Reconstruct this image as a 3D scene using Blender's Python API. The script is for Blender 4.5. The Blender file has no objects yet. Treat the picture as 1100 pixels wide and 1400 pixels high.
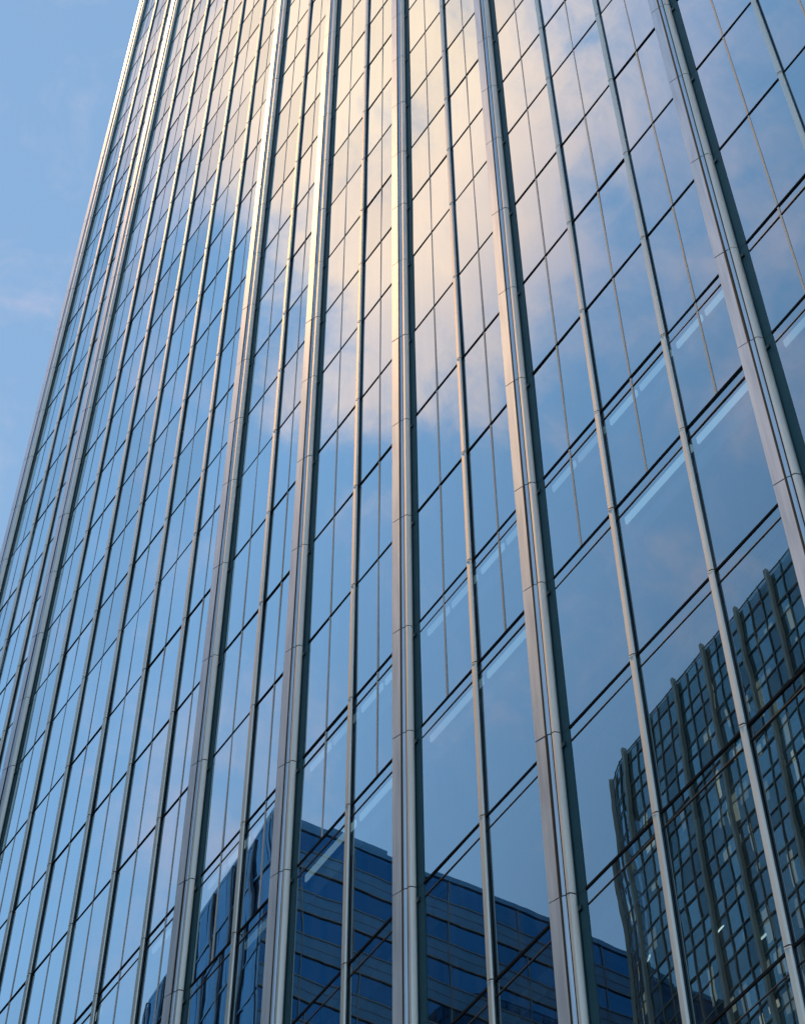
import bpy, math, random
from mathutils import Vector, Matrix
R = math.radians
rng = random.Random(7)
scene = bpy.context.scene
COL = scene.collection

# ------------------------------------------------------------------ camera
EYE = 1.7
F_PX, PITCH, ROLL = 3123.58, R(56.648), R(-0.441)
EX, EY = Vector((0.574933, -0.818200)), Vector((0.818200, 0.574933))   # facade axes in the camera's plan frame
CAM = Vector((9.7992, -15.6252, EYE))
def to_world(x, y, z):                       # camera plan frame -> world (facade runs along x, faces -y)
    return Vector((x * EX.x + y * EX.y, x * EY.x + y * EY.y, z))
fwd = to_world(0, math.cos(PITCH), math.sin(PITCH))
up0 = to_world(0, -math.sin(PITCH), math.cos(PITCH))
right0 = to_world(1, 0, 0)
# image roll: turn the camera about its axis
cr, sr = math.cos(ROLL), math.sin(ROLL)
right = right0 * cr + up0 * sr
up = up0 * cr - right0 * sr
def view_dir(px, py):
    d = fwd + right * ((px - 550) / F_PX) + up * ((700 - py) / F_PX)
    return d.normalized()
def project(p):
    q = Vector(p) - CAM
    zc = q.dot(fwd)
    return 550 + F_PX * q.dot(right) / zc, 700 - F_PX * q.dot(up) / zc
cam_data = bpy.data.cameras.new("camera")
cam = bpy.data.objects.new("camera", cam_data)
COL.objects.link(cam)
cam_data.sensor_fit = 'AUTO'
cam_data.sensor_width = 36.0
cam_data.lens = F_PX / 1400.0 * 36.0
cam_data.clip_end = 5000
rot = Matrix((right, up, -fwd)).transposed()
cam.matrix_world = Matrix.Translation(CAM) @ rot.to_4x4()
scene.camera = cam

# ------------------------------------------------------------------ mesh helper
class MB:
    def __init__(self):
        self.v, self.f, self.m, self.s = [], [], [], []
    def face(self, pts, mat=0, smooth=False):
        i = len(self.v)
        self.v += [tuple(p) for p in pts]
        self.f.append(tuple(range(i, i + len(pts)))); self.m.append(mat); self.s.append(smooth)
    def box(self, x0, x1, y0, y1, z0, z1, mat=0):
        c = [(x0, y0, z0), (x1, y0, z0), (x1, y1, z0), (x0, y1, z0), (x0, y0, z1), (x1, y0, z1), (x1, y1, z1), (x0, y1, z1)]
        i = len(self.v); self.v += c
        for q in ((3, 2, 1, 0), (4, 5, 6, 7), (0, 1, 5, 4), (1, 2, 6, 5), (2, 3, 7, 6), (3, 0, 4, 7)):
            self.f.append(tuple(i + k for k in q)); self.m.append(mat); self.s.append(False)
    def obox(self, o, a, b, la, lb, z0, z1, mat=0):        # oriented box: centre o, plan axes a, b, half sizes
        pts = [o + a * (sa * la) + b * (sb * lb) for sa, sb in ((-1, -1), (1, -1), (1, 1), (-1, 1))]
        self.prism([(p.x, p.y) for p in pts], z0, z1, [mat] * 4)
    def prism(self, prof, z0, z1, mats, smooth=None, cap=0):
        n = len(prof); ring = {}
        def shared(k, z):                                   # corners shared only inside a smooth run
            if (k, z) not in ring:
                ring[(k, z)] = len(self.v); self.v.append((prof[k][0], prof[k][1], z))
            return ring[(k, z)]
        for k in range(n):
            l = (k + 1) % n
            if smooth and smooth[k]:
                self.f.append((shared(k, z0), shared(l, z0), shared(l, z1), shared(k, z1))); self.m.append(mats[k]); self.s.append(True)
            else:
                self.face([(*prof[k][:2], z0), (*prof[l][:2], z0), (*prof[l][:2], z1), (*prof[k][:2], z1)], mats[k])
        self.face([(*prof[n - 1 - k][:2], z0) for k in range(n)], cap)
        self.face([(*prof[k][:2], z1) for k in range(n)], cap)
    def grid(self, fn, nu, nv, mat=0):                      # smooth patch, fn(u,v) -> point
        i = len(self.v)
        for b in range(nv + 1):
            for a in range(nu + 1):
                self.v.append(tuple(fn(a / nu, b / nv)))
        for b in range(nv):
            for a in range(nu):
                q = i + b * (nu + 1) + a
                self.f.append((q, q + 1, q + nu + 2, q + nu + 1)); self.m.append(mat); self.s.append(True)
    def build(self, name, mats, parent=None):
        me = bpy.data.meshes.new(name)
        off = Vector((0, 0, 0))
        q = parent
        while q is not None:
            off += q.location; q = q.parent
        xs = [c for c in zip(*self.v)]
        base = Vector((sum(xs[0]) / len(xs[0]), sum(xs[1]) / len(xs[1]), min(xs[2])))
        me.from_pydata([(a - base.x, b - base.y, c - base.z) for a, b, c in self.v], [], self.f)
        for m in (mats if isinstance(mats, (list, tuple)) else [mats]):
            me.materials.append(m)
        me.polygons.foreach_set('material_index', self.m)
        me.polygons.foreach_set('use_smooth', self.s)
        me.update()
        o = bpy.data.objects.new(name, me)
        COL.objects.link(o)
        o.parent = parent
        o.location = base - off
        return o

def thing(name, label, cat, loc):
    o = bpy.data.objects.new(name, None)
    COL.objects.link(o)
    o.location = loc
    o['label'] = label; o['category'] = cat
    return o

# ------------------------------------------------------------------ materials
def new_mat(name):
    m = bpy.data.materials.new(name); m.use_nodes = True
    nt = m.node_tree; nt.nodes.clear()
    out = nt.nodes.new('ShaderNodeOutputMaterial')
    return m, nt, out
def node(nt, t, **kw):
    n = nt.nodes.new(t)
    for k, v in kw.items():
        if k in n.inputs.keys(): n.inputs[k].default_value = v
        else: setattr(n, k, v)
    return n
def noise_col(nt, c0, c1, scale, stretch=(1, 1, 1), detail=4.0):
    tc = node(nt, 'ShaderNodeTexCoord')
    mp = node(nt, 'ShaderNodeMapping'); mp.inputs['Scale'].default_value = stretch
    nt.links.new(tc.outputs['Object'], mp.inputs['Vector'])
    nz = node(nt, 'ShaderNodeTexNoise', Scale=scale, Detail=detail)
    nt.links.new(mp.outputs['Vector'], nz.inputs['Vector'])
    rp = node(nt, 'ShaderNodeValToRGB')
    rp.color_ramp.elements[0].position = 0.3; rp.color_ramp.elements[1].position = 0.7
    rp.color_ramp.elements[0].color = (*c0, 1); rp.color_ramp.elements[1].color = (*c1, 1)
    nt.links.new(nz.outputs['Fac'], rp.inputs['Fac'])
    return rp.outputs['Color'], nz.outputs['Fac']
def plain(name, c0, c1, rough=0.6, metal=0.0, scale=1.5, stretch=(1, 1, 1), spec=0.5):
    m, nt, out = new_mat(name)
    b = node(nt, 'ShaderNodeBsdfPrincipled', Roughness=rough, Metallic=metal)
    b.inputs['Specular IOR Level'].default_value = spec
    c, _ = noise_col(nt, c0, c1, scale, stretch)
    nt.links.new(c, b.inputs['Base Color'])
    nt.links.new(b.outputs[0], out.inputs['Surface'])
    return m

def metal_mat(name, c0, c1, sheen, sheen_rough, sheen_col, metallic=0.6):
    """satin anodised aluminium: a rough body under a thin tight lobe that catches the sun"""
    m, nt, out = new_mat(name)
    c, fac = noise_col(nt, c0, c1, 2.0, (6, 6, 0.25))
    b = node(nt, 'ShaderNodeBsdfPrincipled', Metallic=metallic)
    nt.links.new(c, b.inputs['Base Color'])
    rr = node(nt, 'ShaderNodeMapRange'); rr.inputs['To Min'].default_value = .31; rr.inputs['To Max'].default_value = .42
    nt.links.new(fac, rr.inputs['Value']); nt.links.new(rr.outputs[0], b.inputs['Roughness'])
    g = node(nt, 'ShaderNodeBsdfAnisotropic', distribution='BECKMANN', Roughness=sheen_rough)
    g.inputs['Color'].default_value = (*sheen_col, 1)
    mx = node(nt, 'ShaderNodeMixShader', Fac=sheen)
    nt.links.new(b.outputs[0], mx.inputs[1]); nt.links.new(g.outputs[0], mx.inputs[2])
    nt.links.new(mx.outputs[0], out.inputs['Surface'])
    return m

def glass_mat(name, tint, f0, f1, lo, hi, bump, bscale, through, gloss_rough=0.0, spread=0.12, dust=0.05):
    """coated architectural glass: reflection grows towards grazing, the rest passes through tinted"""
    m, nt, out = new_mat(name)
    tc = node(nt, 'ShaderNodeTexCoord')
    geo = node(nt, 'ShaderNodeNewGeometry')
    nz = node(nt, 'ShaderNodeTexNoise', Scale=bscale, Detail=1.5)
    nt.links.new(geo.outputs['Position'], nz.inputs['Vector'])
    bp = node(nt, 'ShaderNodeBump', Strength=1.0, Distance=bump)
    nt.links.new(nz.outputs['Fac'], bp.inputs['Height'])
    lw = node(nt, 'ShaderNodeLayerWeight', Blend=0.5)
    mr = node(nt, 'ShaderNodeMapRange')
    mr.inputs['From Min'].default_value = f0; mr.inputs['From Max'].default_value = f1
    mr.inputs['To Min'].default_value = lo; mr.inputs['To Max'].default_value = hi
    nt.links.new(lw.outputs['Facing'], mr.inputs['Value'])
    vary = node(nt, 'ShaderNodeMapRange')                   # batches of coating differ a little from pane to pane
    vary.inputs['To Min'].default_value = 1 - spread; vary.inputs['To Max'].default_value = 1 + spread * .4
    nt.links.new(geo.outputs['Random Per Island'], vary.inputs['Value'])
    vm = node(nt, 'ShaderNodeMath', operation='MULTIPLY', use_clamp=True)
    nt.links.new(mr.outputs[0], vm.inputs[0]); nt.links.new(vary.outputs[0], vm.inputs[1])
    g = node(nt, 'ShaderNodeBsdfGlossy', Roughness=gloss_rough)
    g.inputs['Color'].default_value = (*tint, 1)
    nt.links.new(bp.outputs['Normal'], g.inputs['Normal'])
    t = node(nt, 'ShaderNodeBsdfTransparent')
    t.inputs['Color'].default_value = (*through, 1)
    mx = node(nt, 'ShaderNodeMixShader')
    nt.links.new(vm.outputs[0], mx.inputs[0])
    nt.links.new(t.outputs[0], mx.inputs[1]); nt.links.new(g.outputs[0], mx.inputs[2])
    # a faint film of dust and dried rain runs
    mp = node(nt, 'ShaderNodeMapping'); mp.inputs['Scale'].default_value = (3.0, 3.0, .22)
    nt.links.new(geo.outputs['Position'], mp.inputs['Vector'])
    dz = node(nt, 'ShaderNodeTexNoise', Scale=1.3, Detail=6.0, Roughness=.65)
    nt.links.new(mp.outputs['Vector'], dz.inputs['Vector'])
    dr = node(nt, 'ShaderNodeMapRange')
    dr.inputs['From Min'].default_value = .42; dr.inputs['From Max'].default_value = .8
    dr.inputs['To Max'].default_value = dust
    nt.links.new(dz.outputs['Fac'], dr.inputs['Value'])
    df = node(nt, 'ShaderNodeBsdfDiffuse'); df.inputs['Color'].default_value = (.62, .62, .6, 1)
    m2 = node(nt, 'ShaderNodeMixShader')
    nt.links.new(dr.outputs[0], m2.inputs[0]); nt.links.new(mx.outputs[0], m2.inputs[1]); nt.links.new(df.outputs[0], m2.inputs[2])
    nt.links.new(m2.outputs[0], out.inputs['Surface'])
    return m

M = {}
M['glass'] = glass_mat('tower_glass', (0.68, 0.825, 0.90), 0.55, 0.74, 0.49, 0.99, 0.0005, 0.8, (0.62, 0.78, 0.86))
M['metal'] = metal_mat('fin_aluminium', (0.56, 0.62, 0.72), (0.74, 0.80, 0.90), 0.03, 0.36, (1.0, 0.86, 0.66))
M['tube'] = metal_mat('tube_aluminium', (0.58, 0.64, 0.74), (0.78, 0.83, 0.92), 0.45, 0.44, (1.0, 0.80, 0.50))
M['return_shade'] = plain('fin_return_shaded', (0.012, 0.03, 0.042), (0.016, 0.04, 0.055), 0.35)  # shade of the fins' sunless right returns, put into the colour
M['edge'] = plain('edge_strip_teal', (0.026, 0.095, 0.135), (0.034, 0.115, 0.155), 0.5, spec=0.2)
M['groove'] = plain('groove_bronze', (0.12, 0.10, 0.085), (0.16, 0.13, 0.11), 0.6)
M['seam'] = plain('joint_black', (0.015, 0.015, 0.016), (0.03, 0.028, 0.027), 0.8)
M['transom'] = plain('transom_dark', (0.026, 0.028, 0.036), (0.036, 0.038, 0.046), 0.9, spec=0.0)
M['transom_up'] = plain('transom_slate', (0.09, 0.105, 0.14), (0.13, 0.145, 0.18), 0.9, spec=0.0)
M['rail_shade'] = plain('rail_shade_line', (0.07, 0.065, 0.075), (0.10, 0.09, 0.10), 0.6)
M['joint'] = plain('silicone_joint', (0.44, 0.48, 0.55), (0.52, 0.56, 0.63), 0.7)
def lit(name, col, strength):
    m, nt, out = new_mat(name)
    e = node(nt, 'ShaderNodeEmission', Strength=strength); e.inputs['Color'].default_value = (*col, 1)
    nt.links.new(e.outputs[0], out.inputs['Surface'])
    return m
M['strip'] = lit('pale_strip_glow', (0.66, 0.90, 1.0), 0.40)
_nt = M['strip'].node_tree                                  # glow added to lift the pale strips; each strip its own brightness
_oi = node(_nt, 'ShaderNodeObjectInfo'); _mr = node(_nt, 'ShaderNodeMapRange')
_mr.inputs['To Min'].default_value = .22; _mr.inputs['To Max'].default_value = .52
_nt.links.new(_oi.outputs['Random'], _mr.inputs['Value'])
_nt.links.new(_mr.outputs[0], [n for n in _nt.nodes if n.type == 'EMISSION'][0].inputs['Strength'])
M['blind'] = plain('blind_box_blue', (0.02, 0.06, 0.14), (0.03, 0.075, 0.16), 0.6)
M['slab'] = plain('ceiling_grey', (0.10, 0.12, 0.14), (0.14, 0.16, 0.18), 0.9)
M['core'] = plain('interior_dark', (0.03, 0.05, 0.075), (0.05, 0.075, 0.10), 0.9)
M['roof'] = plain('roof_grey', (0.16, 0.16, 0.16), (0.24, 0.24, 0.23), 0.9)

# ------------------------------------------------------------------ the tower
BAY = 2.04538
GY = 0.08                                     # outer face of the glass; fins stand proud of it towards -y
fit = {-3: 20.975, -2: 25.414, -1: 29.240, 0: 33.502, 1: 36.822, 2: 40.828, 3: 44.827, 4: 48.807, 5: 52.822, 6: 56.120,
       7: 59.491, 8: 62.969, 9: 66.492, 10: 70.099, 11: 73.702, 12: 77.332, 13: 80.923, 14: 84.463}
FZ = {k: z + EYE for k, z in fit.items()}
for k in range(15, 47): FZ[k] = FZ[k - 1] + 3.58
for k in range(-4, -8, -1): FZ[k] = FZ[k + 1] - 4.2
KLO, KHI = -7, 46
FZ[-8] = 0.35
TOP = FZ[KHI]
tweak = {0: .085, 2: -.035, 3: .02, 4: .06, 5: .01, 6: .03, 7: -.045, 8: -.10, 9: -.015, 10: .02, 13: .01, 14: .015, 15: .02}
def vx(v):
    if v == 17: return -BAY * 16.75
    if v == 18: return -BAY * 17.65
    if v == 19: return -BAY * 18.62
    return -BAY * v + tweak.get(v, 0)
V_ALL = list(range(-10, 20))
PIL = {-10, -8, -5, -2, 1, 4, 6, 8, 10, 16, 19}
X_L, X_R = vx(19) - 0.36, vx(-10) + 0.36
DEPTH = 32.0
tower = thing('glass_tower', 'towering glass curtain wall skyscraper with silver vertical fins reflecting sky, sunset cloud and two towers', 'skyscraper', ((X_L + X_R) / 2, DEPTH / 2, 0))

FLOORS = [FZ[k] for k in range(-8, KHI + 1)]
# fin profiles (s along the facade to the right, t out from the glass)
P_PANEL = [(-.31, 0), (-.31, .275), (-.09, .205), (-.076, .2), (-.035, .176), (-.027, .16), (-.027, .0)]
P_NOSE = [(0, 0), (0, .166), (.042, .149), (.053, .134), (.063, .113), (.072, .088), (.079, .064), (.08, .045), (.08, 0)]
P_MULL = [(-.055, 0), (-.055, .062), (-.05, .077), (-.038, .092), (.022, .068), (.032, .061), (.04, .051), (.045, .041), (.046, .034), (.046, 0)]
def place(prof, x, jit=0.0): return [(x + s, GY - (t + (jit if t > 0.02 else 0))) for s, t in prof]
def fin_segments(mb, prof, x, mats, smooth, gap=0.028):
    for i in range(len(FLOORS) - 1):
        z0, z1 = FLOORS[i], FLOORS[i + 1]
        if z1 < 8: pass
        mb.prism(list(reversed(place(prof, x + rng.uniform(-.002, .002), rng.uniform(-.002, .002)))), z0 + gap / 2, z1 - gap / 2, mats, smooth)
def rev(l):                                   # per-edge list matching the reversed profile
    n = len(l)
    return [l[(n - 2 - k) % n] for k in range(n)]

for v in V_ALL:
    x = vx(v)
    if v in PIL:
        mp = MB()
        mt = [0] * len(P_PANEL); sm = [False] * len(P_PANEL)
        sm[3] = sm[4] = True
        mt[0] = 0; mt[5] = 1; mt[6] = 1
        fin_segments(mp, P_PANEL, x, rev(mt), rev(sm))
        core = [(-.30, 0), (-.30, .215), (-.095, .215), (-.036, .165), (-.028, .13), (-.001, .13), (.003, .14), (.04, .125), (.07, .08), (.072, 0)]
        mp.prism(list(reversed(place(core, x))), FLOORS[0], TOP + 0.4, [1] * len(core), None, 1)
        po = mp.build('pilaster', [M['metal'], M['seam']], tower)
        mn = MB()
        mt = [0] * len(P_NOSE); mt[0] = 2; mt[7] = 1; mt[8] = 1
        sm = [False, False] + [True] * 5 + [False, False]
        fin_segments(mn, P_NOSE, x, rev(mt), rev(sm))
        mn.build('nosing', [M['tube'], M['return_shade'], M['groove']], po)
        mg = MB()
        mg.box(x - .0275, x + .001, GY - .138, GY - .128, FLOORS[0], TOP, 0)
        mg.build('groove', M['groove'], po)
        if v > -10:
            me_ = MB()
            me_.box(x + .0815, x + .245, GY - .006, GY + .04, FLOORS[0], TOP, 0)
            for z in FLOORS[1:]:                 # a small bracket under each floor joint
                me_.box(x + .0815, x + .15, GY - .045, GY - .0065, z - .37, z - .27, 1)
            me_.build('edge_strip', [M['edge'], M['return_shade']], po)
    else:
        mm = MB()
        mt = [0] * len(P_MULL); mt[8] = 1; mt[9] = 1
        sm = [False, True, True, False, True, True, True, True, False, False]
        fin_segments(mm, P_MULL, x, rev(mt), rev(sm))
        core = [(-.047, 0), (-.047, .06), (-.03, .07), (.0, .07), (.03, .055), (.036, .04), (.036, 0)]
        mm.prism(list(reversed(place(core, x))), FLOORS[0], TOP + 0.4, [2] * len(core), None, 2)
        # a thin collar clamps each joint
        for z in FLOORS[1:]:
            mm.prism(list(reversed(place([(s * 1.07, t * 1.05) for s, t in P_MULL], x))), z - .05, z - .022, rev(mt), rev(sm))
        mm.build('mullion', [M['tube'], M['return_shade'], M['seam']], tower)

# horizontal transoms, one run per floor between the fins
for z in FLOORS[1:]:
    mb = MB()
    for a, b in zip(V_ALL[1:], V_ALL[:-1]):   # a is left of b
        x0 = vx(a) + (.0815 if a in PIL else .0445)
        x1 = vx(b) - (.311 if b in PIL else .0565)
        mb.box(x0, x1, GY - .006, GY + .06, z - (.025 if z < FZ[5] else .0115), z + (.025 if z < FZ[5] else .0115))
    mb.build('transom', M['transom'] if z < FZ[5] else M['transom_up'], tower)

# windows: each bay and floor
def pane(mb, x0, x1, z0, z1, nu, nv, r):
    a, b, c = r.gauss(0, .0025), r.gauss(0, .0018), r.gauss(0, .0006)
    w, h = (x1 - x0), (z1 - z0)
    q, e = r.gauss(0, .00025), r.gauss(0, .0003)
    def fn(u, t):
        dy = a * (u - .5) * w + b * (t - .5) * h + c * 4 * u * (1 - u) * t * (1 - t) * 1.2 + q * math.sin(5 * u + 3 * t) + e * math.sin(7 * t - 2 * u)
        return (x0 + w * u, GY + .012 + dy, z0 + h * t)
    mb.grid(fn, nu, nv, 0)
cells = []
for a, b in zip(V_ALL[1:], V_ALL[:-1]):
    x0 = vx(a) + (.247 if a in PIL else .03)
    x1 = vx(b) - (.29 if b in PIL else .04)
    for k in range(-8, KHI):
        z0, z1 = FZ[k], FZ[k + 1]
        pts = [project((x, GY, z)) for x in (x0, x1) for z in (z0, z1)]
        n = 0
        for i in range(6):
            for j in range(6):
                px, py = project((x0 + (x1 - x0) * (i + .5) / 6, GY, z0 + (z1 - z0) * (j + .5) / 6))
                n += 0 <= px <= 1100 and 0 <= py <= 1400
        area = abs((pts[2][0] - pts[0][0]) * (pts[1][1] - pts[0][1]) - (pts[2][1] - pts[0][1]) * (pts[1][0] - pts[0][0])) * n / 36
        cells.append((area, k, a, x0, x1, z0, z1, n > 0))
cells.sort(key=lambda c: -c[0])
rest = MB(); REST = [M['glass'], M['joint'], M['rail_shade'], M['strip'], M['blind']]
def joint(mb, mat, x0, x1, z0, z1):
    xm = x0 + (x1 - x0) * .475
    w = .019 if z1 < FZ[5] else .009
    mb.box(xm - w, xm + w, GY - .001, GY + .03, z0 + .043, z1 - .043, mat)
def rail_shade_bar(mb, mat, x0, x1, z1):
    y = GY - .004 if z1 < FZ[2] - .1 else GY + .03        # rail on the glass below; set back above as the transom's painted soft shadow
    mb.box(x0 + .01, x1 - .01, y, y + .034, z1 - .35, z1 - (.337 if z1 < FZ[2] - .1 else .27), mat)
def strips(k, x0, x1, z1):
    y0, y1 = GY + .15, GY + .19
    if k in (0,):
        xm = x0 + (x1 - x0) * .475
        return [(x0 + .06, xm - .05, y0, y1, z1 - .40, z1 - .22), (xm + .05, x1 - .03, y0, y1, z1 - .40, z1 - .22)]
    return [(x0 + .06, x1 - .02, y0, y1, z1 - .40, z1 - .22)]
for i, (area, k, a, x0, x1, z0, z1, seen) in enumerate(cells):
    big = i < 100
    mb = MB() if big else rest
    r = random.Random(1000 * k + a)
    pane(mb, x0, x1, z0, z1, *((5, 7) if big else (3, 4) if seen else (1, 1)), r)
    w = None
    if big: w = mb.build('window', M['glass'], tower)
    def sub(name, mat_i, fn, *args):
        if w is not None:
            m2 = MB(); fn(m2, 0, *args); m2.build(name, REST[mat_i], w)
        else:
            fn(rest, mat_i, *args)
    if k >= 0: sub('centre_joint', 1, joint, x0, x1, z0, z1)
    if seen or k < 20: sub('rail_shade_line', 2, rail_shade_bar, x0, x1, z1)
    if k in (0, -1, -2):
        for s in [q for q in strips(k, x0, x1, z1) if random.Random(a * 31 + k).random() > .12]:
            sub('pale_strip' if k > -2 else 'blind_box', 3 if k > -2 else 4, lambda m, mi, *q: m.box(*q, mi), *s)
o = rest.build('window', REST, tower); o['kind'] = 'stuff'

# floors, core, other three sides, roof
for z in FLOORS[1:]:
    mb = MB(); mb.box(X_L + .5, X_R - .5, .55, DEPTH - .5, z - .52, z - .06)
    mb.build('floor_slab', M['slab'], tower)
mb = MB(); mb.box(X_L + 4, X_R - 4, 4.0, DEPTH - 4, 0, TOP - .6)
mb.build('core', M['core'], tower)
def side(name, axis, c, lo, hi, sgn):
    g = MB(); n = max(1, round((hi - lo) / BAY)); st = (hi - lo) / n
    for i in range(n):
        for j in range(len(FLOORS) - 1):
            a0, a1, z0, z1 = lo + i * st, lo + (i + 1) * st, FLOORS[j], FLOORS[j + 1]
            q = [(a0, z0), (a1, z0), (a1, z1), (a0, z1)]
            if axis == 'x': pts = [(c, p, z) for p, z in q]
            else: pts = [(p, c, z) for p, z in q]
            if (axis == 'x') != (sgn > 0): pts.reverse()
            g.face(pts, 0)
    for i in range(n + 1):
        a = lo + i * st
        if axis == 'x': g.box(c - .001 if sgn > 0 else c - .09, c + .09 if sgn > 0 else c + .001, a - .045, a + .045, FLOORS[0], TOP, 1)
        else: g.box(a - .045, a + .045, c - .001 if sgn > 0 else c - .09, c + .09 if sgn > 0 else c + .001, FLOORS[0], TOP, 1)
    for z in FLOORS[1:]:
        if axis == 'x': g.box(c - .001 if sgn > 0 else c - .04, c + .04 if sgn > 0 else c + .001, lo, hi, z - .04, z + .04, 2)
        else: g.box(lo, hi, c - .001 if sgn > 0 else c - .04, c + .04 if sgn > 0 else c + .001, z - .04, z + .04, 2)
    g.build(name, [M['glass'], M['metal'], M['transom']], tower)
side('side_facade', 'x', X_L + .08, GY + .2, DEPTH, -1)
side('side_facade', 'x', X_R - .08, GY + .2, DEPTH, 1)
side('rear_facade', 'y', DEPTH, X_L + .08, X_R - .08, 1)
mb = MB(); mb.box(X_L + .05, X_R - .05, GY + .05, DEPTH - .05, TOP + .05, TOP + .5)
mb.build('roof', M['roof'], tower)
mb = MB(); mb.box(X_L + .05, X_R - .05, GY - .02, DEPTH, .12, FLOORS[0] - .03)
mb.build('plinth', plain('plinth_granite', (.12, .12, .13), (.2, .2, .2), .5, scale=8), tower)

# ------------------------------------------------------------------ dark tower with a rounded corner across the street
HA = 112 + EYE
M['a_glass'] = glass_mat('dark_tower_glass', (0.56, 0.86, 0.94), 0.1, 0.75, 0.25, 0.62, 0.006, 0.45, (0.55, 0.70, 0.78), spread=0.5)
M['a_bar'] = plain('dark_tower_bars', (.17, .19, .185), (.22, .24, .235), .5)
M['a_pier'] = plain('dark_tower_piers', (.30, .325, .31), (.38, .40, .38), .6, stretch=(1, 1, .1))
M['a_core'] = plain('dark_tower_inside', (.02, .05, .08), (.04, .08, .11), .9)
dark = thing('dark_glass_tower', 'dark glass tower with grey piers and rounded corner, mirrored at the lower right', 'office tower', (-30, -64, 0))
u = Vector((12.7, 1.0)).normalized()
p0 = Vector((-41.9, -47.2))
STEP = 3.2 / 3
line = [p0 + u * (STEP * i) for i in range(38, -16, -1)]       # right to left
# round the corner on an arc that starts where the straight front ends
end = line[-1]; nrm = Vector((-u.y, u.x)); RAD = 4.2
cen = end - nrm * RAD
arc_n = 8
a0 = math.atan2(nrm.y, nrm.x)
arc = [cen + Vector((math.cos(a0 + i / arc_n * math.pi / 2), math.sin(a0 + i / arc_n * math.pi / 2))) * RAD for i in range(1, arc_n + 1)]
back = [arc[-1] - nrm * (STEP * i) for i in range(1, 22)]
path = line + arc + back
F_A = 3.27
levels = []
z = HA
while z > 1.0:
    levels.append(z); levels.append(z - 1.27); z -= F_A
levels = [l for l in levels if l > .6] + [0.3]
levels.sort()
gm, bars = MB(), MB()
for i in range(len(path) - 1):
    a, b = path[i], path[i + 1]
    d = (b - a).normalized(); n2 = Vector((d.y, -d.x))          # outward
    if n2.dot((a + b) / 2 - Vector((-30, -64))) < 0: n2 = -n2
    for j in range(len(levels) - 1):
        r = lambda: rng.gauss(0, .006)
        q = [(a, levels[j]), (b, levels[j]), (b, levels[j + 1]), (a, levels[j + 1])]
        pts = [(p.x + n2.x * r(), p.y + n2.y * (e := r()), zz) for p, zz in q]
        e1, e2 = pts[1][0] - pts[0][0], pts[1][1] - pts[0][1]
        if (e2 * n2.x - e1 * n2.y) < 0: pts.reverse()
        gm.face(pts)
    for l in levels:
        o2 = (a + b) / 2 + n2 * .05
        bars.obox(o2, d, n2, (b - a).length / 2 - .03, .03, l - .03, l + .03)
    bars.obox(a + n2 * .05, d, n2, .022, .04, .3, HA + .1)
gm.build('glass_skin', M['a_glass'], dark)
bars.build('glazing_grid', M['a_bar'], dark)
for i in range(len(path) - 1):
    idx = i - 38
    if idx % 3 == 0 and i < len(line) + 3:
        a, b = path[i], path[i + 1]
        d = (b - a).normalized(); n2 = Vector((d.y, -d.x))
        if n2.dot(a - Vector((-30, -64))) < 0: n2 = -n2
        mb = MB(); mb.obox(a + n2 * .17, d, n2, .11, .13, .3, HA + .3)
        mb.build('pier', M['a_pier'], dark)
body = [p for p in path] + [Vector((path[0].x, path[-1].y - 1))]
cxy = Vector((sum(p.x for p in body) / len(body), sum(p.y for p in body) / len(body)))
ins = [(p + (cxy - p).normalized() * 1.8) for p in body]
def ccw(pts):
    s = sum(pts[i].x * pts[(i + 1) % len(pts)].y - pts[(i + 1) % len(pts)].x * pts[i].y for i in range(len(pts)))
    return pts if s > 0 else list(reversed(pts))
mb = MB(); q = ccw(ins); mb.prism([(p.x, p.y) for p in q], .2, HA - .4, [0] * len(q)); mb.build('core', M['a_core'], dark)
mb = MB(); q = ccw([p + (cxy - p).normalized() * .1 for p in body]); mb.prism([(p.x, p.y) for p in q], HA - .35, HA - .05, [0] * len(q)); mb.build('roof', M['roof'], dark)
mb = MB()
lp, rp = path[0], path[-1]
mb.box(rp.x + .1, lp.x - .05, rp.y - .9, rp.y - .6, .2, HA)
mb.box(lp.x - .35, lp.x - .05, rp.y - .6, lp.y - .1, .2, HA)
mb.build('rear_wall', M['a_bar'], dark)
lm, nt, out = new_mat('lamp_lit')
em = node(nt, 'ShaderNodeEmission', Strength=2.2); em.inputs['Color'].default_value = (1, .93, .78, 1)
nt.links.new(em.outputs[0], out.inputs['Surface'])
refl_m = [lit('beige_refl_%d' % i, c_, s_) for i, (c_, s_) in enumerate([((.80, .62, .42), 1.0), ((.66, .54, .40), .7), ((.52, .46, .38), .5)])]  # painted reflections: glowing beige patches set behind the glass
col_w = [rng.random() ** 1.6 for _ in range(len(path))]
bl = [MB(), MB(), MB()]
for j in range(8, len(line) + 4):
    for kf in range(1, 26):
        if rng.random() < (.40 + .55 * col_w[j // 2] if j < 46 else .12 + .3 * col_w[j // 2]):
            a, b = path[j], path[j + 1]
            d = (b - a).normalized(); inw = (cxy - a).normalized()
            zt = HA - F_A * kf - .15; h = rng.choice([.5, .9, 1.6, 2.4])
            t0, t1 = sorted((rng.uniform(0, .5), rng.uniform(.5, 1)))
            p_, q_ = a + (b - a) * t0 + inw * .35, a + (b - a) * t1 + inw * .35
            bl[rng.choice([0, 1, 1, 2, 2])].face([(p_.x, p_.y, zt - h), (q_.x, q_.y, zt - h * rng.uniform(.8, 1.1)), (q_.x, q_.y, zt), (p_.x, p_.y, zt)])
for m_, mm_ in zip(bl, refl_m):
    o = m_.build('reflection_patch', mm_, dark); o['kind'] = 'stuff'
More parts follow.
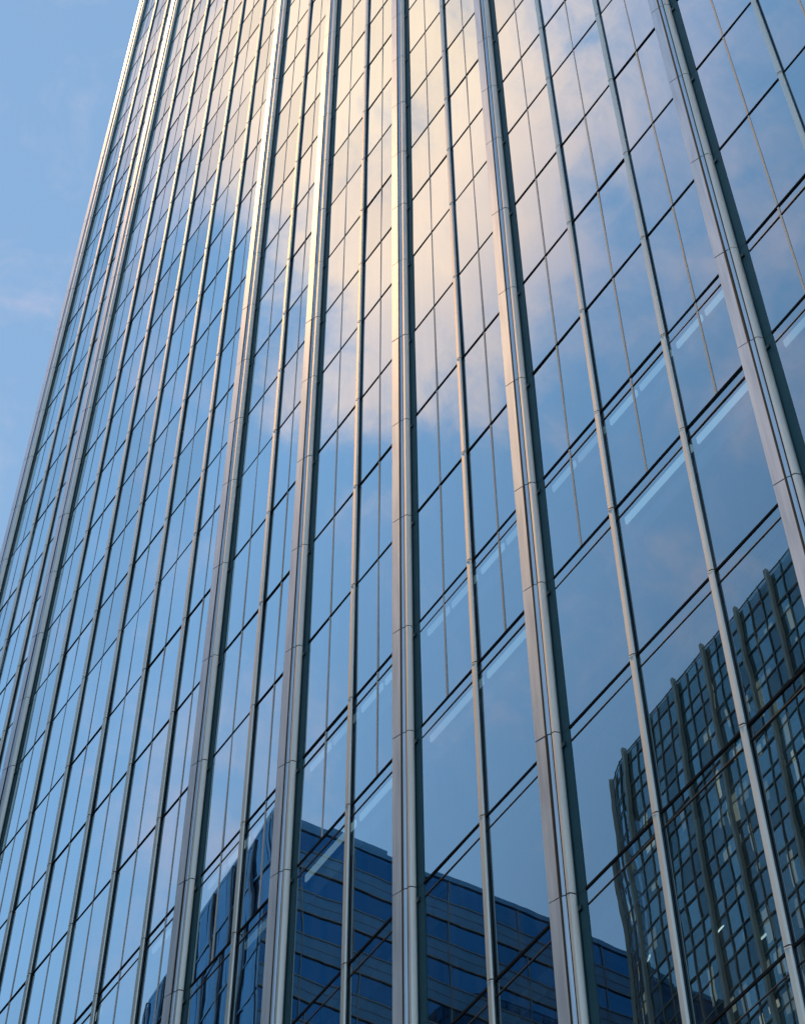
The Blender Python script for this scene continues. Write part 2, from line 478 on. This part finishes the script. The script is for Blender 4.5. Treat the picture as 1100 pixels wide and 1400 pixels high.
for i in range(26):
    j = len(line) + rng.choice([-3, -2, -1, 0, 1, 2, 3, 4, -6, -9, -12, -14]) 
    a = path[j]; c2 = a + (cxy - a).normalized() * .9
    lv = HA - 1.5 - F_A * rng.randint(4, 20)
    mb = MB(); mb.obox(c2, (path[j + 1] - a).normalized(), (cxy - a).normalized(), rng.uniform(.12, .5), .08, lv, lv + .1)
    mb.build('ceiling_light', lm, dark)

# ------------------------------------------------------------------ blue banded office block
HB = 110 + EYE
M['b_glass'] = glass_mat('blue_band_glass', (0.06, 0.29, 0.56), 0.0, 0.8, 0.35, 0.75, 0.002, 0.6, (0.2, 0.4, 0.6))
M['b_span'] = plain('blue_spandrel', (.045, .21, .44), (.075, .27, .52), .35, stretch=(1, 1, .4))
M['b_line'] = plain('spandrel_trim', (.17, .20, .24), (.22, .25, .29), .5)
M['b_core'] = plain('blue_inside', (.01, .07, .15), (.015, .09, .19), .9)
M['b_rib'] = plain('pale_ribs', (.07, .12, .19), (.12, .18, .26), .5, stretch=(1, 1, .15))
BX, BY0, BY1, BXL = -71.3, -32.0, -84.0, -90.4
blue = thing('banded_office_block', 'blue glass office block with pale floor bands, mirrored at the bottom centre of the facade', 'office block', ((BX + BXL) / 2, (BY0 + BY1) / 2, 0))
FB = 3.7
nB = int(HB // FB)
for j in range(nB):
    z1 = HB - j * FB; z0 = z1 - FB
    zs = z0 + 1.75                                # spandrel below, window band above
    g = MB()
    n = 17; st = (BY0 - BY1) / n
    for i in range(n):
        y0, y1 = BY1 + i * st, BY1 + (i + 1) * st
        e = rng.gauss(0, .006); e2 = rng.gauss(0, .006)
        g.face([(BX + e, y0, zs), (BX + e2, y1, zs), (BX - e, y1, z1), (BX - e2, y0, z1)])
    if zs > 2: g.build('window_band', M['b_glass'], blue)
    s = MB()
    s.box(BX - .1, BX + .05, BY1, BY0, z0 + .06, zs - .06, 0)
    s.box(BX - .08, BX + .10, BY1, BY0, zs - .06, zs + .05, 1)
    s.box(BX - .08, BX + .10, BY1, BY0, z0 - .05, z0 + .06, 1)
    s.box(BX - .08, BX + .07, BY1, BY0, z0 + .80, z0 + .84, 1)
    for i in range(n + 1):
        y = BY1 + i * st
        s.box(BX + .051, BX + .085, max(y - .05, BY1), min(y + .05, BY0), z0 + .07, zs - .07, 1)
        s.box(BX + .0, BX + .07, max(y - .04, BY1), min(y + .04, BY0), zs + .06, z1 - .06, 1)
    s.build('spandrel', [M['b_span'], M['b_line']], blue)
mb = MB(); mb.box(BXL + .5, BX - .6, BY1 + .5, BY0 - .6, .2, HB - .3); mb.build('core', M['b_core'], blue)
mb = MB(); mb.box(BXL, BX + .1, BY1, BY0 + .02, HB + .06, HB + .5); mb.build('parapet', M['b_span'], blue)
mb = MB(); mb.box(BXL, BX - .1, BY1, BY0 - .1, HB - .28, HB + .05); mb.build('roof', M['roof'], blue)
mb = MB(); mb.box(BXL, BXL + .3, BY1 + .3, BY0, .2, HB - .3); mb.box(BXL, BX - .12, BY1, BY1 + .28, .2, HB - .3); mb.build('rear_wall', M['b_span'], blue)
# ribbed north end: wavy glass between pale ribs
g = MB()
n = 21; st = (BX - BXL) / n
for i in range(n):
    for j in range(nB):
        z1 = HB - j * FB; z0 = z1 - FB
        e = [rng.gauss(0, .015) for _ in range(4)]
        x0, x1 = BXL + i * st, BXL + (i + 1) * st
        g.face([(x1, BY0 + e[0], z0), (x0, BY0 + e[1], z0), (x0, BY0 + e[2], z1), (x1, BY0 + e[3], z1)])
M['b_glass2'] = glass_mat('ribbed_end_glass', (0.20, 0.40, 0.57), 0.0, 0.8, 0.42, 0.85, 0.006, 0.5, (0.2, 0.35, 0.5))
g.build('end_glazing', M['b_glass2'], blue)
for j in range(nB):                                          # a pale floor edge line on every storey
    mb = MB(); z = HB - j * FB
    mb.box(BXL, BX - .12, BY0 + .02, BY0 + .048, z - .22, z - .06)
    if j: mb.build('floor_line', M['b_span'], blue)
for i in range(n + 1):
    if i % 3: continue
    mb = MB(); x = BXL + i * st
    w = .11
    mb.box(x - w, min(x + w, BX - .11), BY0 + .05, BY0 + .17, .2, HB + .1)
    mb.build('rib', M['b_rib'], blue)
mb = MB(); mb.box(BX - 9, BX - 2.5, BY0 - 10, BY0 - 2, HB + .05, HB + 4.2)
mb.build('plant_room', M['b_span'], blue)
blue.rotation_euler.z = R(5.9)
blue.location.x += 1.2; blue.location.y -= .7

# ------------------------------------------------------------------ ground
asph = plain('asphalt', (.035, .036, .038), (.06, .06, .062), .9, scale=3)
pave = plain('paving', (.13, .13, .135), (.19, .19, .195), .85, scale=2)
grd = plain('city_ground', (.05, .052, .056), (.08, .082, .086), .95, scale=.05)
mb = MB(); mb.box(-3000, 3000, -3000, 3000, -1.0, -.004); o = mb.build('ground', grd); o['kind'] = 'structure'
mb = MB(); mb.box(-400, 400, -36, -8, -.003, .001); o = mb.build('street', asph); o['kind'] = 'structure'
mb = MB(); mb.box(-150, 150, -8, 40, 0, .12); mb.box(-150, 150, -8.3, -8, 0, .13); o = mb.build('pavement', pave); o['kind'] = 'structure'
mb = MB(); mb.box(-150, 150, -90, -36.3, 0, .12); mb.box(-150, 150, -36.3, -36, 0, .13); o = mb.build('pavement', pave); o['kind'] = 'structure'
line_m = plain('road_paint', (.7, .7, .68), (.8, .8, .78), .7)
mb = MB()
for i in range(-30, 30):
    mb.box(i * 6, i * 6 + 3, -22.08, -21.92, .001, .005)
o = mb.build('street_marking', line_m); o['kind'] = 'structure'

# ------------------------------------------------------------------ sun and sky
def mir(px, py):
    d = view_dir(px, py); return Vector((d.x, -d.y, d.z))
S = mir(430, -150)
SUN_EL = math.asin(S.z); SUN_ROT = math.atan2(S.x, S.y)
ld = bpy.data.lights.new('sun', 'SUN')
ld.energy = 1.15; ld.angle = R(0.5); ld.color = (1.0, 0.57, 0.20)
lo = bpy.data.objects.new('sun', ld); COL.objects.link(lo)
lo.rotation_euler = S.to_track_quat('Z', 'Y').to_euler()
lo.location = (0, 0, 300)

world = bpy.data.worlds.new('World'); scene.world = world
world.use_nodes = True
nt = world.node_tree; nt.nodes.clear()
out = nt.nodes.new('ShaderNodeOutputWorld')
sky = node(nt, 'ShaderNodeTexSky', sky_type='NISHITA', sun_disc=False)
sky.sun_elevation = SUN_EL; sky.sun_rotation = SUN_ROT % (2 * math.pi)
sky.air_density = 1.0; sky.dust_density = 0.0; sky.ozone_density = 1.0
SKY_STR = 0.15
L = nt.links.new
tc = node(nt, 'ShaderNodeTexCoord')
nrmz = node(nt, 'ShaderNodeVectorMath', operation='NORMALIZE')
L(tc.outputs['Generated'], nrmz.inputs[0])
D = nrmz.outputs['Vector']
def math_n(op, a, b=None, clamp=False):
    n = node(nt, 'ShaderNodeMath', operation=op, use_clamp=clamp)
    for i, q in enumerate((a, b)):
        if q is None: continue
        if isinstance(q, (int, float)): n.inputs[i].default_value = q
        else: L(q, n.inputs[i])
    return n.outputs[0]
def lobe(direction, rad_px, soft=1.0):
    """soft patch of sky round a direction"""
    dn = node(nt, 'ShaderNodeVectorMath', operation='DOT_PRODUCT')
    L(D, dn.inputs[0]); dn.inputs[1].default_value = direction
    c = math.cos(rad_px / F_PX)
    mr = node(nt, 'ShaderNodeMapRange', interpolation_type='SMOOTHSTEP')
    mr.inputs['From Min'].default_value = c; mr.inputs['From Max'].default_value = 1.0
    L(dn.outputs['Value'], mr.inputs['Value'])
    return mr.outputs[0]
def add(*xs):
    r = xs[0]
    for q in xs[1:]: r = math_n('ADD', r, q)
    return r
def noise(scale, detail, rough, offs=0.0, stretch=(1, 1, 1), dist=.25):
    mp = node(nt, 'ShaderNodeMapping')
    mp.inputs['Location'].default_value = (offs, offs * .7, 0); mp.inputs['Scale'].default_value = stretch
    L(D, mp.inputs['Vector'])
    n = node(nt, 'ShaderNodeTexNoise', Scale=scale, Detail=detail, Roughness=rough)
    n.inputs['Distortion'].default_value = dist
    L(mp.outputs['Vector'], n.inputs['Vector'])
    return n.outputs['Fac']
n1 = noise(6.0, 8, .62, 0.0, dist=.7)
n2 = noise(17.0, 7, .62, 3.1, dist=.5)
n4 = noise(42.0, 6, .62, 5.3, dist=.5)
n3 = noise(14.0, 6, .6, 7.7, dist=.6)
nn = add(math_n('MULTIPLY', n1, .65), math_n('MULTIPLY', n2, .85), math_n('MULTIPLY', n4, .38), -.44)
W = []
for (px, py, r_, w_) in [(600, 60, 760, .12), (520, 120, 330, .27), (505, 450, 220, .24), (640, 330, 230, .13),
                         (780, 200, 260, .09), (960, 60, 260, .13), (170, 120, 420, .12), (330, 60, 300, .08), (860, 330, 150, -.06), (330, 420, 160, -.12),
                         (950, 470, 170, .12), (840, 850, 190, .14), (310, 1050, 210, .20), (1090, 560, 130, .26), (690, 420, 200, .10),
                         (1000, 850, 120, .16), (640, 970, 120, .08), (560, 1010, 110, .06)]:
    W.append(math_n('MULTIPLY', lobe(mir(px, py), r_), w_))
W.append(math_n('MULTIPLY', lobe(view_dir(30, 325), 150), .05))
dens_raw = add(nn, *W)
mr = node(nt, 'ShaderNodeMapRange', interpolation_type='SMOOTHSTEP')
mr.inputs['From Min'].default_value = 0.50; mr.inputs['From Max'].default_value = 1.0; mr.inputs['To Max'].default_value = .86
L(dens_raw, mr.inputs['Value'])
dens = mr.outputs[0]
warm = math_n('MINIMUM', add(math_n('MULTIPLY', lobe(mir(520, 60), 420), 1.0), math_n('MULTIPLY', lobe(mir(520, 450), 300), .6)), 1.0)
warm = math_n('MULTIPLY', warm, math_n('ADD', n3, .45), True)
ccol = node(nt, 'ShaderNodeMix', data_type='RGBA')
ccol.inputs['A'].default_value = (.48, .435, .53, 1); ccol.inputs['B'].default_value = (1.14, .74, .51, 1)
L(warm, ccol.inputs['Factor'])
glow = node(nt, 'ShaderNodeMix', data_type='RGBA')          # thin cloud glowing where the low sun lights it from behind
glow.inputs['B'].default_value = (1.24, .83, .54, 1)
L(math_n('MULTIPLY', lobe(mir(500, 40), 230), .75), glow.inputs['Factor']); L(ccol.outputs['Result'], glow.inputs['A'])
ccol = glow
skym = node(nt, 'ShaderNodeMix', data_type='RGBA', blend_type='MULTIPLY')
skym.inputs['Factor'].default_value = 1.0
SKY_TINT = (SKY_STR * 1.0, SKY_STR * 1.02, SKY_STR * .86, 1)
L(sky.outputs[0], skym.inputs['A']); skym.inputs['B'].default_value = SKY_TINT
mixc = node(nt, 'ShaderNodeMix', data_type='RGBA')
L(dens, mixc.inputs['Factor']); L(skym.outputs['Result'], mixc.inputs['A']); L(ccol.outputs['Result'], mixc.inputs['B'])
bg = node(nt, 'ShaderNodeBackground', Strength=1.0)
L(mixc.outputs['Result'], bg.inputs['Color'])
L(bg.outputs[0], out.inputs['Surface'])

# ------------------------------------------------------------------ render settings
scene.render.engine = 'CYCLES'
c = scene.cycles
c.max_bounces = 10; c.glossy_bounces = 6; c.transparent_max_bounces = 12; c.diffuse_bounces = 3
c.sample_clamp_indirect = 6.0
c.use_denoising = True
vs = scene.view_settings
vs.view_transform = 'Standard'; vs.look = 'None'; vs.exposure = 0.53; vs.gamma = 1.0
